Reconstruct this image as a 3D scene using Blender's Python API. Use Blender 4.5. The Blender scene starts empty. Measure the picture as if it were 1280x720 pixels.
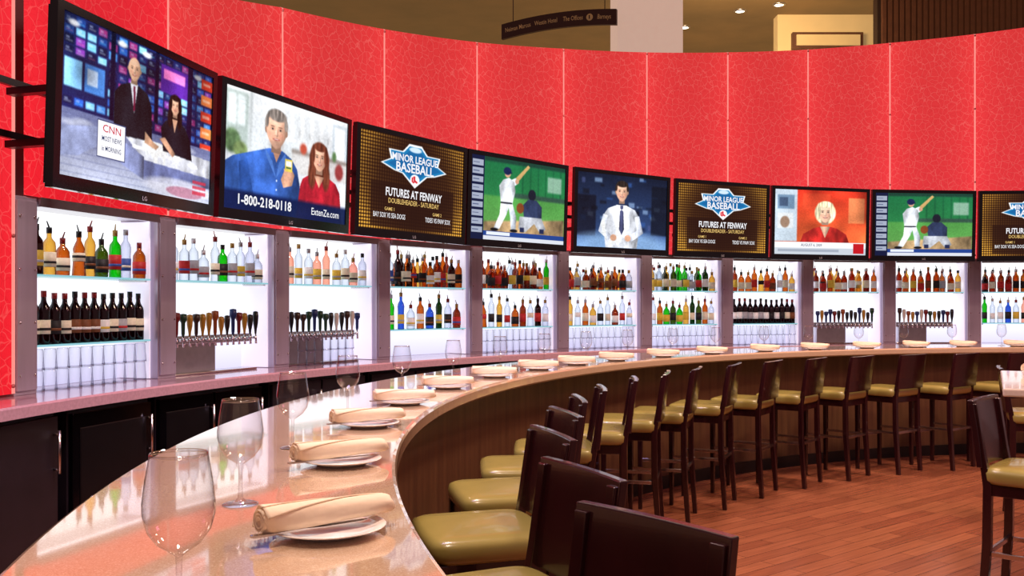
import bpy, bmesh, math, random
import numpy as np
from mathutils import Matrix, Vector
random.seed(7); np.random.seed(7)
sc = bpy.context.scene
try:
    sc.view_settings.view_transform = 'Standard'
except Exception: pass
COL = sc.collection
rad = math.radians
CX, CY = 5.6, 3.08
def pol(a, r, z=0.0):
    return Vector((CX + r*math.cos(rad(a)), CY + r*math.sin(rad(a)), z))

# ---------------------------------------------------------------- materials
def s2l(c):
    return tuple((x/12.92 if x <= .04045 else ((x+.055)/1.055)**2.4) for x in [v/255 for v in c])
def mat_new(name):
    m = bpy.data.materials.new(name); m.use_nodes = True
    nt = m.node_tree; nt.nodes.clear()
    out = nt.nodes.new('ShaderNodeOutputMaterial')
    return m, nt, out
def N(nt, t, **kw):
    n = nt.nodes.new(t)
    for k, v in kw.items(): setattr(n, k, v)
    return n
def pbr(name, col, rough=.5, metal=0.0, var=.12, scale=8.0, bump=0.0, emis=None, es=0.0, coat=0.0, stretch=(1,1,1), spec=.5):
    m, nt, out = mat_new(name)
    b = N(nt, 'ShaderNodeBsdfPrincipled')
    tc = N(nt, 'ShaderNodeTexCoord'); mp = N(nt, 'ShaderNodeMapping'); mp.inputs['Scale'].default_value = stretch
    nz = N(nt, 'ShaderNodeTexNoise'); nz.inputs['Scale'].default_value = scale; nz.inputs['Detail'].default_value = 3
    nt.links.new(tc.outputs['Object'], mp.inputs[0]); nt.links.new(mp.outputs[0], nz.inputs['Vector'])
    r = N(nt, 'ShaderNodeValToRGB')
    c = s2l(col)
    r.color_ramp.elements[0].position = .3; r.color_ramp.elements[1].position = .7
    r.color_ramp.elements[0].color = tuple(x*(1-var) for x in c)+(1,)
    r.color_ramp.elements[1].color = tuple(min(1, x*(1+var)) for x in c)+(1,)
    nt.links.new(nz.outputs['Fac'], r.inputs['Fac']); nt.links.new(r.outputs['Color'], b.inputs['Base Color'])
    b.inputs['Roughness'].default_value = rough; b.inputs['Metallic'].default_value = metal
    b.inputs['Coat Weight'].default_value = coat; b.inputs['Specular IOR Level'].default_value = spec
    if emis:
        b.inputs['Emission Color'].default_value = s2l(emis)+(1,); b.inputs['Emission Strength'].default_value = es
    if bump:
        bp = N(nt, 'ShaderNodeBump'); bp.inputs['Strength'].default_value = bump; bp.inputs['Distance'].default_value = .01
        nt.links.new(nz.outputs['Fac'], bp.inputs['Height']); nt.links.new(bp.outputs[0], b.inputs['Normal'])
    nt.links.new(b.outputs[0], out.inputs[0])
    return m
def emit(name, col, st=1.0):
    m, nt, out = mat_new(name)
    e = N(nt, 'ShaderNodeEmission'); e.inputs[0].default_value = s2l(col)+(1,); e.inputs[1].default_value = st
    nt.links.new(e.outputs[0], out.inputs[0]); return m
def tinted(name, col, edge, gloss=.06, blend=.35, rim=.55):
    """thin coloured glass: transmits tinted light, deeper tint and stronger reflection toward grazing"""
    m, nt, out = mat_new(name)
    lw = N(nt, 'ShaderNodeLayerWeight'); lw.inputs[0].default_value = blend
    mx = N(nt, 'ShaderNodeMixRGB'); mx.inputs[1].default_value = s2l(col)+(1,); mx.inputs[2].default_value = s2l(edge)+(1,)
    nt.links.new(lw.outputs['Facing'], mx.inputs[0])
    t = N(nt, 'ShaderNodeBsdfTransparent'); nt.links.new(mx.outputs[0], t.inputs[0])
    g = N(nt, 'ShaderNodeBsdfGlossy'); g.inputs['Roughness'].default_value = .04
    l2 = N(nt, 'ShaderNodeLayerWeight'); l2.inputs[0].default_value = .5
    pw = N(nt, 'ShaderNodeMath', operation='POWER'); pw.inputs[1].default_value = 3.5
    ml = N(nt, 'ShaderNodeMath', operation='MULTIPLY'); ml.inputs[1].default_value = rim
    ad = N(nt, 'ShaderNodeMath', operation='ADD'); ad.inputs[1].default_value = gloss; ad.use_clamp = True
    nt.links.new(l2.outputs['Facing'], pw.inputs[0]); nt.links.new(pw.outputs[0], ml.inputs[0]); nt.links.new(ml.outputs[0], ad.inputs[0])
    s = N(nt, 'ShaderNodeMixShader'); nt.links.new(ad.outputs[0], s.inputs[0])
    nt.links.new(t.outputs[0], s.inputs[1]); nt.links.new(g.outputs[0], s.inputs[2])
    nt.links.new(s.outputs[0], out.inputs[0]); return m

M = {}
M['darkwood'] = pbr('dark_mahogany', (40, 11, 16), .22, var=.35, scale=6, stretch=(1, 1, .15), coat=.4)
M['olive'] = pbr('olive_gold_vinyl', (156, 142, 76), .27, var=.08, scale=5, bump=.05, coat=.2)
M['chrome'] = pbr('brushed_chrome', (205, 200, 200), .22, 1.0, var=.05)
M['steel'] = pbr('brushed_steel', (184, 172, 188), .32, .4, var=.06, scale=30, stretch=(1, 1, .05))
M['steel2'] = pbr('satin_steel', (190, 186, 190), .28, .9, var=.08, scale=20)
M['black'] = pbr('black_plastic', (10, 9, 12), .3, var=.2)
M['blackgloss'] = pbr('piano_black', (6, 5, 8), .12, var=.2)
M['cabinet'] = pbr('dark_laminate', (30, 22, 28), .4, var=.2)
M['china'] = pbr('white_china', (253, 250, 246), .12, var=.01, coat=.4)
M['linen'] = pbr('beige_linen', (246, 226, 200), .85, var=.03, scale=30, bump=.25)
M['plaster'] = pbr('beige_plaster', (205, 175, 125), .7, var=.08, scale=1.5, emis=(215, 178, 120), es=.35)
M['pier'] = pbr('pink_stone', (235, 210, 196), .6, var=.04, emis=(235, 200, 180), es=.55)  # emission makes the pier look lit; the stone is no light source
M['ceiling'] = pbr('umber_ceiling', (124, 96, 58), .8, var=.35, scale=.8, emis=(118, 90, 52), es=.5)  # emission stands in for light falling on the ceiling
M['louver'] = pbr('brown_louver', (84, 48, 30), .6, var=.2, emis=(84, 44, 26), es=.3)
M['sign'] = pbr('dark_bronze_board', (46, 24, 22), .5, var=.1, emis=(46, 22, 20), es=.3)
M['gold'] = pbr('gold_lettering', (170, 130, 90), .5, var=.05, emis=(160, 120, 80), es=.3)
M['light'] = emit('lamp_glow', (255, 244, 220), 6)
M['white_e'] = emit('screen_white', (250, 250, 255), 1.0)
M['gold_e'] = emit('screen_gold', (240, 200, 120), 1.0)
M['blue_e'] = emit('screen_blue', (30, 90, 170), 1.0)
M['navy_e'] = emit('screen_navy', (20, 40, 90), 1.0)
M['red_e'] = emit('screen_red', (210, 30, 50), 1.0)
M['logo'] = pbr('grey_logo', (150, 150, 155), .4)
M['shelf'] = tinted('shelf_glass', (215, 240, 238), (120, 190, 185))
M['shelf_edge'] = emit('lit_glass_edge', (160, 220, 232), .85)
M['glass'] = tinted('clear_glass', (252, 251, 252), (150, 134, 142), .06, .10, .9)
M['tumbler'] = tinted('tumbler_glass', (250, 250, 253), (128, 124, 146), .06, .2, .6)
M['sidewall'] = pbr('white_side_lining', (240, 236, 248), .5, var=.02, emis=(235, 230, 250), es=.6)  # mild emission imitates backlight falling on the alcove sides

def wood_front():
    m, nt, out = mat_new('walnut_panelling')
    b = N(nt, 'ShaderNodeBsdfPrincipled'); tc = N(nt, 'ShaderNodeTexCoord'); mp = N(nt, 'ShaderNodeMapping')
    mp.inputs['Scale'].default_value = (6, 6, .35)
    nz = N(nt, 'ShaderNodeTexNoise'); nz.inputs['Scale'].default_value = 4; nz.inputs['Detail'].default_value = 6
    r = N(nt, 'ShaderNodeValToRGB')
    r.color_ramp.elements[0].position = .3; r.color_ramp.elements[0].color = s2l((84, 56, 38))+(1,)
    r.color_ramp.elements[1].position = .7; r.color_ramp.elements[1].color = s2l((108, 76, 50))+(1,)
    nt.links.new(tc.outputs['Object'], mp.inputs[0]); nt.links.new(mp.outputs[0], nz.inputs['Vector'])
    nt.links.new(nz.outputs['Fac'], r.inputs[0]); nt.links.new(r.outputs[0], b.inputs['Base Color'])
    b.inputs['Roughness'].default_value = .4
    nt.links.new(b.outputs[0], out.inputs[0]); return m
M['walnut'] = wood_front()
def quartz():
    m, nt, out = mat_new('polished_beige_quartz')
    b = N(nt, 'ShaderNodeBsdfPrincipled'); tc = N(nt, 'ShaderNodeTexCoord')
    v = N(nt, 'ShaderNodeTexNoise'); v.inputs['Scale'].default_value = 380; v.inputs['Detail'].default_value = 2
    nt.links.new(tc.outputs['Object'], v.inputs['Vector'])
    r = N(nt, 'ShaderNodeValToRGB'); e = r.color_ramp.elements
    e[0].position = .3; e[0].color = s2l((200, 166, 134))+(1,)
    e[1].position = .6; e[1].color = s2l((222, 194, 164))+(1,)
    x = e.new(.78); x.color = s2l((242, 226, 206))+(1,)
    nt.links.new(v.outputs['Fac'], r.inputs[0]); nt.links.new(r.outputs[0], b.inputs['Base Color'])
    b.inputs['Roughness'].default_value = .09; b.inputs['Coat Weight'].default_value = .85; b.inputs['Coat Roughness'].default_value = .035; b.inputs['Coat IOR'].default_value = 1.7
    b.inputs['Specular IOR Level'].default_value = .9
    nt.links.new(b.outputs[0], out.inputs[0]); return m
M['quartz'] = quartz()
def floor_mat():
    m, nt, out = mat_new('redwood_floor_planks')
    b = N(nt, 'ShaderNodeBsdfPrincipled'); tc = N(nt, 'ShaderNodeTexCoord'); mp = N(nt, 'ShaderNodeMapping')
    mp.inputs['Rotation'].default_value = (0, 0, rad(-38))
    br = N(nt, 'ShaderNodeTexBrick'); br.inputs['Scale'].default_value = 1.0
    br.inputs['Brick Width'].default_value = .8; br.inputs['Row Height'].default_value = .10; br.inputs['Mortar Size'].default_value = .0025
    br.inputs['Color1'].default_value = s2l((158, 96, 66))+(1,); br.inputs['Color2'].default_value = s2l((136, 78, 54))+(1,)
    br.inputs['Mortar'].default_value = s2l((84, 44, 32))+(1,)
    mp2 = N(nt, 'ShaderNodeMapping'); mp2.inputs['Rotation'].default_value = (0, 0, rad(-38))
    mp3 = N(nt, 'ShaderNodeMapping'); mp3.inputs['Scale'].default_value = (2, 30, 1)
    nz = N(nt, 'ShaderNodeTexNoise'); nz.inputs['Scale'].default_value = 1.6; nz.inputs['Detail'].default_value = 5
    mx = N(nt, 'ShaderNodeMixRGB', blend_type='OVERLAY'); mx.inputs[0].default_value = .45
    nt.links.new(tc.outputs['Object'], mp.inputs[0]); nt.links.new(mp.outputs[0], br.inputs['Vector'])
    nt.links.new(tc.outputs['Object'], mp2.inputs[0]); nt.links.new(mp2.outputs[0], mp3.inputs[0]); nt.links.new(mp3.outputs[0], nz.inputs['Vector'])
    nt.links.new(br.outputs['Color'], mx.inputs[1]); nt.links.new(nz.outputs['Fac'], mx.inputs[2])
    nt.links.new(mx.outputs[0], b.inputs['Base Color']); b.inputs['Roughness'].default_value = .24
    nt.links.new(b.outputs[0], out.inputs[0]); return m
M['floor'] = floor_mat()
def red_mat(name, lo, hi, vein, dark):
    m, nt, out = mat_new(name)
    tc = N(nt, 'ShaderNodeTexCoord')
    warp = N(nt, 'ShaderNodeTexNoise'); warp.inputs['Scale'].default_value = 7
    mxv = N(nt, 'ShaderNodeMixRGB'); mxv.inputs[0].default_value = .10
    nt.links.new(tc.outputs['Object'], warp.inputs['Vector']); nt.links.new(tc.outputs['Object'], mxv.inputs[1]); nt.links.new(warp.outputs['Color'], mxv.inputs[2])
    def veins(scale, width):
        v = N(nt, 'ShaderNodeTexVoronoi', feature='DISTANCE_TO_EDGE'); v.inputs['Scale'].default_value = scale
        nt.links.new(mxv.outputs[0], v.inputs['Vector'])
        r = N(nt, 'ShaderNodeValToRGB'); e = r.color_ramp.elements
        e[0].position = 0; e[0].color = (1, 1, 1, 1); e[1].position = width; e[1].color = (0, 0, 0, 1)
        nt.links.new(v.outputs['Distance'], r.inputs[0]); return r
    r1 = veins(15, .05); r2 = veins(22, .05)
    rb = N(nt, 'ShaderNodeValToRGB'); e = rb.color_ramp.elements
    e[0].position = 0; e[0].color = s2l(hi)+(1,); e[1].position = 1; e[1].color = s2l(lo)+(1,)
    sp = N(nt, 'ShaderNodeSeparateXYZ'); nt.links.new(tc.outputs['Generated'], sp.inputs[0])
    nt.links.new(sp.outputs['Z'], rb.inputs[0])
    mx = N(nt, 'ShaderNodeMixRGB'); mx.inputs[2].default_value = s2l(vein)+(1,)
    mu = N(nt, 'ShaderNodeMath', operation='MULTIPLY'); mu.inputs[1].default_value = .34
    nt.links.new(r1.outputs[0], mu.inputs[0]); nt.links.new(mu.outputs[0], mx.inputs[0]); nt.links.new(rb.outputs[0], mx.inputs[1])
    mx2 = N(nt, 'ShaderNodeMixRGB'); mx2.inputs[2].default_value = s2l(dark)+(1,)
    mu2 = N(nt, 'ShaderNodeMath', operation='MULTIPLY'); mu2.inputs[1].default_value = .30
    nt.links.new(r2.outputs[0], mu2.inputs[0]); nt.links.new(mu2.outputs[0], mx2.inputs[0]); nt.links.new(mx.outputs[0], mx2.inputs[1])
    # edge glow painted into the emission: each sheet a little brighter towards its sides
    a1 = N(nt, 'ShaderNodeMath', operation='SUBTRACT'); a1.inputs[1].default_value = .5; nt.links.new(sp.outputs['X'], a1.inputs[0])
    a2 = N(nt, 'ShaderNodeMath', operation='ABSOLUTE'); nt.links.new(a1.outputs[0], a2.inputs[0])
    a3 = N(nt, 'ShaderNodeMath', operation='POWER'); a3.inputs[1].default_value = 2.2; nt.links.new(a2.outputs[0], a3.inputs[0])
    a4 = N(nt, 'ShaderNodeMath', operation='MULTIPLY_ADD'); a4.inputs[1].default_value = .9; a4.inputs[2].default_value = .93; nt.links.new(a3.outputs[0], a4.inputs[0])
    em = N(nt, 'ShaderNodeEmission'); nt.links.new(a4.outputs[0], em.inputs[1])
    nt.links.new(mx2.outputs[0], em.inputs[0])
    nt.links.new(em.outputs[0], out.inputs[0]); return m
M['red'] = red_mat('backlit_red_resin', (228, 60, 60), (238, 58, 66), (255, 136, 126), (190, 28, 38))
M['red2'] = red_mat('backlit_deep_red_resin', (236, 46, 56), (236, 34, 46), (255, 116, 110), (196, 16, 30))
M['seam'] = emit('glowing_seam', (255, 150, 140), 1.0)
def bay_mat():
    m, nt, out = mat_new('backlit_white_panel')
    tc = N(nt, 'ShaderNodeTexCoord'); sp = N(nt, 'ShaderNodeSeparateXYZ'); nt.links.new(tc.outputs['Object'], sp.inputs[0])
    mr = N(nt, 'ShaderNodeMapRange'); mr.inputs[1].default_value = 1.0; mr.inputs[2].default_value = 2.0
    nt.links.new(sp.outputs['Z'], mr.inputs[0])
    r = N(nt, 'ShaderNodeValToRGB'); e = r.color_ramp.elements
    e[0].position = 0; e[0].color = s2l((208, 202, 234))+(1,); e[1].position = 1; e[1].color = s2l((252, 253, 255))+(1,)
    x = e.new(.3); x.color = s2l((236, 238, 252))+(1,)
    nt.links.new(mr.outputs[0], r.inputs[0])
    em = N(nt, 'ShaderNodeEmission'); em.inputs[1].default_value = 1.35
    nt.links.new(r.outputs[0], em.inputs[0]); nt.links.new(em.outputs[0], out.inputs[0]); return m
M['bay'] = bay_mat()
def screen_mat():
    m, nt, out = mat_new('television_picture')
    a = N(nt, 'ShaderNodeAttribute'); a.attribute_name = 'pic'
    em = N(nt, 'ShaderNodeEmission'); em.inputs[1].default_value = 1.2
    nt.links.new(a.outputs['Color'], em.inputs[0])
    g = N(nt, 'ShaderNodeBsdfGlossy'); g.inputs['Roughness'].default_value = .1
    ms = N(nt, 'ShaderNodeMixShader'); ms.inputs[0].default_value = .03
    nt.links.new(em.outputs[0], ms.inputs[1]); nt.links.new(g.outputs[0], ms.inputs[2])
    nt.links.new(ms.outputs[0], out.inputs[0]); return m
M['screen'] = screen_mat()
BOT = {
 'amber': tinted('amber_liquor', (220, 150, 76), (116, 58, 20)),
 'whisky': tinted('whisky_brown', (186, 106, 54), (80, 32, 12)),
 'gold': tinted('golden_tequila', (238, 206, 130), (160, 110, 44)),
 'clear': tinted('clear_spirit', (240, 244, 250), (140, 148, 162)),
 'green': tinted('bright_green_liqueur', (70, 215, 70), (10, 110, 30)),
 'olive': tinted('olive_green_bottle', (120, 140, 60), (40, 56, 14)),
 'dgreen': tinted('dark_green_bottle', (60, 110, 60), (10, 40, 14)),
 'blue': tinted('blue_bottle', (110, 150, 225), (30, 50, 140)),
 'pink': tinted('peach_schnapps', (250, 208, 192), (200, 130, 108)),
 'wine': tinted('dark_wine_bottle', (72, 30, 42), (16, 6, 10)),
 'dark': tinted('dark_brown_bottle', (90, 48, 34), (24, 10, 8)),
}
LAB = [pbr('label_%s' % n, c, .6, var=.1, scale=60, emis=c, es=.15) for n, c in
       [('cream', (235, 225, 200)), ('white', (245, 245, 245)), ('red', (190, 40, 40)), ('black', (28, 26, 30)), ('yellow', (225, 190, 70)), ('blue', (60, 90, 170)), ('brown', (120, 70, 40)), ('grey', (170, 170, 178))]]
CAPS = [pbr('cap_%s' % n, c, .35, var=.1) for n, c in [('black', (20, 18, 20)), ('red', (150, 25, 25)), ('gold', (190, 150, 70)), ('silver', (190, 190, 195)), ('white', (235, 235, 235))]]

# ---------------------------------------------------------------- mesh builder
class MB:
    def __init__(s): s.v = []; s.f = []; s.m = []; s.sm = []
    def add(s, vs, fs, mat=0, smooth=False, X=None):
        o = len(s.v)
        for p in vs:
            p = Vector(p)
            if X is not None: p = X @ p
            s.v.append(tuple(p))
        for f in fs:
            s.f.append([i+o for i in f]); s.m.append(mat); s.sm.append(smooth)
    def box(s, c, d, mat=0, X=None, rz=0, taper=1.0):
        x, y, z = d[0]/2, d[1]/2, d[2]/2
        vs = []
        for sx, sy, sz in [(-1,-1,-1),(1,-1,-1),(1,1,-1),(-1,1,-1),(-1,-1,1),(1,-1,1),(1,1,1),(-1,1,1)]:
            k = taper if sz < 0 else 1
            p = Vector((sx*x*k, sy*y*k, sz*z))
            if rz: p = Matrix.Rotation(rz, 3, 'Z') @ p
            vs.append(p + Vector(c))
        s.add(vs, [(0,3,2,1),(4,5,6,7),(0,1,5,4),(1,2,6,5),(2,3,7,6),(3,0,4,7)], mat, False, X)
    def beam(s, p0, p1, w, d, mat=0):
        p0, p1 = Vector(p0), Vector(p1); n = (p1-p0).normalized()
        a = n.cross(Vector((0, 1, 0)) if abs(n.y) < .9 else Vector((1, 0, 0))).normalized(); b = n.cross(a)
        vs = []
        for p in (p0, p1):
            for i, j in [(-1,-1),(1,-1),(1,1),(-1,1)]: vs.append(p + a*i*w/2 + b*j*d/2)
        s.add(vs, [(0,3,2,1),(4,5,6,7),(0,1,5,4),(1,2,6,5),(2,3,7,6),(3,0,4,7)], mat)
    def lathe(s, prof, n=20, mat=0, X=None, smooth=True):
        vs = []; fs = []; rings = []
        for r, z in prof:
            if r < 1e-6: rings.append([len(vs)]); vs.append((0, 0, z))
            else:
                rings.append(list(range(len(vs), len(vs)+n)))
                for i in range(n):
                    t = 2*math.pi*i/n; vs.append((r*math.cos(t), r*math.sin(t), z))
        for a, b in zip(rings[:-1], rings[1:]):
            for i in range(n):
                j = (i+1) % n
                if len(a) == 1 and len(b) == 1: continue
                if len(a) == 1: fs.append((a[0], b[j], b[i]))
                elif len(b) == 1: fs.append((a[i], a[j], b[0]))
                else: fs.append((a[i], a[j], b[j], b[i]))
        s.add(vs, fs, mat, smooth, X)
    def cyl(s, p0, p1, r, n=10, mat=0, r2=None):
        p0, p1 = Vector(p0), Vector(p1); d = p1-p0; L = d.length
        q = Vector((0, 0, 1)).rotation_difference(d).to_matrix().to_4x4()
        r2 = r if r2 is None else r2
        s.lathe([(0, 0), (r, 0), (r2, L), (0, L)], n, mat, Matrix.Translation(p0) @ q)
    def sweep(s, prof, a0, a1, n, mat=0, smooth=False, zf=None):
        """closed (r,z) profile swept around the bar's centre"""
        k = len(prof); vs = []; fs = []
        for i in range(n+1):
            a = a0 + (a1-a0)*i/n
            for r, z in prof:
                zz = zf(a) if (zf and z is None) else z
                vs.append(pol(a, r, zz))
        for i in range(n):
            for j in range(k):
                jj = (j+1) % k
                fs.append((i*k+j, i*k+jj, (i+1)*k+jj, (i+1)*k+j))
        fs.append(tuple(range(k))); fs.append(tuple(reversed(range(n*k, n*k+k))))
        s.add(vs, fs, mat, smooth)
    def text(s, body, size, cx, cz, y, mat=0, sx=1.0, bold=.012, align='CENTER', rot=0):
        cu = bpy.data.curves.new('t', 'FONT'); cu.body = body; cu.size = size; cu.align_x = align; cu.align_y = 'CENTER'
        cu.offset = bold*size; cu.resolution_u = 2
        ob = bpy.data.objects.new('t', cu); COL.objects.link(ob)
        bpy.context.view_layer.update()
        me = bpy.data.meshes.new_from_object(ob)
        R = Matrix.Rotation(rot, 3, 'Y')
        vs = []
        for v in me.vertices:
            p = R @ Vector((v.co.x*sx, 0, v.co.y)); vs.append((cx+p.x, y, cz+p.z))
        s.add(vs, [tuple(p.vertices) for p in me.polygons], mat)
        bpy.data.objects.remove(ob); bpy.data.curves.remove(cu); bpy.data.meshes.remove(me)
    def mesh(s, name, mats, fix=True):
        me = bpy.data.meshes.new(name); me.from_pydata(s.v, [], s.f)
        for m in mats: me.materials.append(m)
        me.polygons.foreach_set('material_index', s.m); me.polygons.foreach_set('use_smooth', s.sm)
        if fix:
            bm = bmesh.new(); bm.from_mesh(me); bmesh.ops.recalc_face_normals(bm, faces=bm.faces); bm.to_mesh(me); bm.free()
        me.update(); return me
    def obj(s, name, mats, parent=None, bevel=0, seg=2, fix=True):
        o = bpy.data.objects.new(name, s.mesh(name, mats, fix)); COL.objects.link(o)
        if parent: o.parent = parent
        if bevel:
            b = o.modifiers.new('bevel', 'BEVEL'); b.width = bevel; b.segments = seg; b.limit_method = 'ANGLE'; b.angle_limit = rad(40)
        return o
def tag(o, label, cat, group=None):
    o['label'] = label; o['category'] = cat
    if group: o['group'] = group
    return o
def root(name, loc, rz, label, cat, group=None, rx=0):
    e = bpy.data.objects.new(name, None); e.empty_display_size = .1; COL.objects.link(e)
    e.location = loc; e.rotation_euler = (rx, 0, rz); tag(e, label, cat, group); return e
def clone(src, loc=None, rz=None):
    kids = [o for o in KIDS.get(src.name, [])]
    n = src.copy(); COL.objects.link(n)
    if loc is not None: n.location = loc
    if rz is not None: n.rotation_euler = (src.rotation_euler[0], src.rotation_euler[1], rz)
    for k in kids:
        c = k.copy(); COL.objects.link(c); c.parent = n
    return n
KIDS = {}
def structure(o): o['kind'] = 'structure'; return o

# ---------------------------------------------------------------- room shell
b = MB(); b.box((5, 10, -.05), (30, 30, .1)); structure(b.obj('floor', [M['floor']]))
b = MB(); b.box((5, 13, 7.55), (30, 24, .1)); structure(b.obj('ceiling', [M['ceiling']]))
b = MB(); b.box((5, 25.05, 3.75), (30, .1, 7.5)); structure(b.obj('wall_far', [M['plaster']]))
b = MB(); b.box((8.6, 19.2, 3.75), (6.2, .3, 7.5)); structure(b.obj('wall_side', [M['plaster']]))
b = MB()
for i in range(46): b.box((6.95+i*.11, 17.2, 6.1), (.07, .08, 2.8), 0)
b.box((9.45, 17.35, 3.75), (5.2, .2, 7.5), 1)
structure(b.obj('trim_1', [M['louver'], pbr('dark_backing', (44, 24, 18), .7)]))
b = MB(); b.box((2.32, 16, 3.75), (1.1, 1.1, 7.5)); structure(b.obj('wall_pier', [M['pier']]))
b = MB(); b.box((6.5, 18.98, 6.93), (1.45, .12, .34), 0); b.box((6.5, 18.9, 6.93), (1.3, .04, .22), 1)
o = b.obj('picture_frame', [M['louver'], M['plaster']]); tag(o, 'long dark framed recess mounted high on a beige wall', 'frame')

# sign (gently curved board)
sg = root('hanging_sign', (.75, 15.0, 6.05), rad(-24), 'long dark brown directory board with gold lettering hung from ceiling', 'sign')
def bow(x): return .07*(1-(x/1.0)**2)
b = MB(); vs = []; fs = []; n = 16
for i in range(n+1):
    x = -1+2*i/n
    for y, z in [(-.03, -.125), (.03, -.125), (.03, .125), (-.03, .125)]: vs.append((x, y, z+bow(x)))
for i in range(n):
    for j in range(4): fs.append((i*4+j, i*4+(j+1) % 4, i*4+4+(j+1) % 4, i*4+4+j))
fs += [(0, 1, 2, 3), (n*4+3, n*4+2, n*4+1, n*4)]
b.add(vs, fs); b.obj('board', [M['sign']], sg)
for t, x in [('Neiman Marcus', -.70), ('Westin Hotel', -.20), ('The Offices', .27), ('Barneys', .80)]:
    b = MB(); b.text(t, .104, x, bow(x), -.034, 0, .70, bold=.006, rot=.14*x); b.obj('lettering', [M['gold']], sg)
b = MB(); b.lathe([(0, 0), (.055, 0), (.055, .008), (.04, .008), (.04, .012), (0, .012)], 20, 0, Matrix.Translation((.555, -.032, bow(.555))) @ Matrix.Rotation(rad(90), 4, 'X'))
b.box((.555, -.046, bow(.555)), (.02, .004, .06), 1)
b.obj('emblem', [M['gold'], M['sign']], sg)
for x in (-.8, .8):
    b = MB(); b.cyl((x, 0, .13), (x, 0, 1.44), .007); b.obj('hanger_rod', [M['sign']], sg)
# downlights
for i, (x, y) in enumerate([(4.66, 18.8), (5.34, 18.4), (3.73, 19.9), (5.0, 17.9)]):
    b = MB(); b.lathe([(0, -.012), (.09, -.012), (.09, -.004)], 20, 0); b.lathe([(.09, 0), (.09, -.02), (.13, -.012), (.13, 0)], 20, 1)
    o = b.obj('recessed_downlight', [M['light'], M['steel2']]); o.location = (x, y, 7.497)
    tag(o, 'small round recessed downlight glowing in the brown ceiling', 'light', 'ceiling downlights')

# ---------------------------------------------------------------- back wall
A = [167.8, 159.8, 151.8, 143.6, 135.4, 127.3, 119.3, 111.5, 103.9, 96.4, 89.0, 81.6]
RW = 8.35
TOPS = [1.93, 2.07, 2.274, 2.412, 2.558, 2.713, 2.85, 2.984, 3.11, 3.246, 3.37, 3.5]
def ztop(a):
    if a >= A[0]: return 1.475 + TOPS[0]
    for i in range(11):
        if A[i+1] <= a <= A[i]:
            t = (A[i]-a)/(A[i]-A[i+1]); return 1.475 + TOPS[i]*(1-t) + TOPS[i+1]*t
    return 1.475+TOPS[-1]
b = MB(); b.sweep([(8.80, 0), (8.92, 0), (8.92, None), (8.80, None)], 80, 180, 60, zf=lambda a: ztop(a)-.04)
structure(b.obj('wall_back', [pbr('charcoal_wall', (60, 22, 24), .7)]))
# red panels
JM = pbr('joint_metal', (205, 110, 108), .4, .3)
AP = [175.8] + A
for i in range(len(AP)-1):
    a1, a0 = AP[i], AP[i+1]
    if i == 0: a0 = 168.5
    zb = 1.02 if i == 0 else 2.06
    r = root('light_panel', (0, 0, 0), 0,
             'tall red backlit resin panel with crackle pattern beside the shelves' if i == 0 else 'red backlit resin wall panel with fine crackle pattern', 'wall panel', 'red backlit wall panels')
    am = (a0+a1)/2
    r.location = pol(am, 8.36, zb); r.rotation_euler = (0, 0, rad(am-90))
    Xi = (Matrix.Translation(r.location) @ Matrix.Rotation(rad(am-90), 4, 'Z')).inverted()
    g = .07
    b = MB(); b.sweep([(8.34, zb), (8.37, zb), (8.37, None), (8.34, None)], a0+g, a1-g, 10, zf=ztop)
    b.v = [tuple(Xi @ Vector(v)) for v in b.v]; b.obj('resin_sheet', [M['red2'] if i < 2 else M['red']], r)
    b = MB(); zt = ztop(a0)
    p = pol(a0, 8.352, 0)
    b.box((p.x, p.y, (zb+zt)/2), (.036, .02, zt-zb), 2, rz=rad(a0-90))
    k = max(2, int((zt-zb)/.7))
    for j in range(k+1):
        q = pol(a0, 8.335, zb+.04+(zt-zb-.06)*j/k); q0 = pol(a0, 8.345, q.z)
        b.cyl(q0, q, .011, 10, 0)
    b.v = [tuple(Xi @ Vector(v)) for v in b.v]; b.obj('joint_strip', [JM, M['chrome'], M['seam']], r)
# pillars
for i, a in enumerate(A):
    b = MB(); b.box((0, .2, .5225), (.165, .40, 1.045), 0)
    b.box((0, -.006, .5225), (.145, .012, 1.0), 0)
    for z in (.1, .38, .66, .94):
        for x in (-.055, .055): b.cyl((x, -.01, z), (x, -.018, z), .008, 8, 1)
    o = b.obj('pillar', [M['steel'], M['chrome']], None, .003)
    o.location = pol(a, RW, 1.005); o.rotation_euler = (0, 0, rad(a-90))
    tag(o, 'brushed steel pilaster with small bolts between bottle shelves', 'pillar', 'steel pilasters of the back bar')

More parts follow.
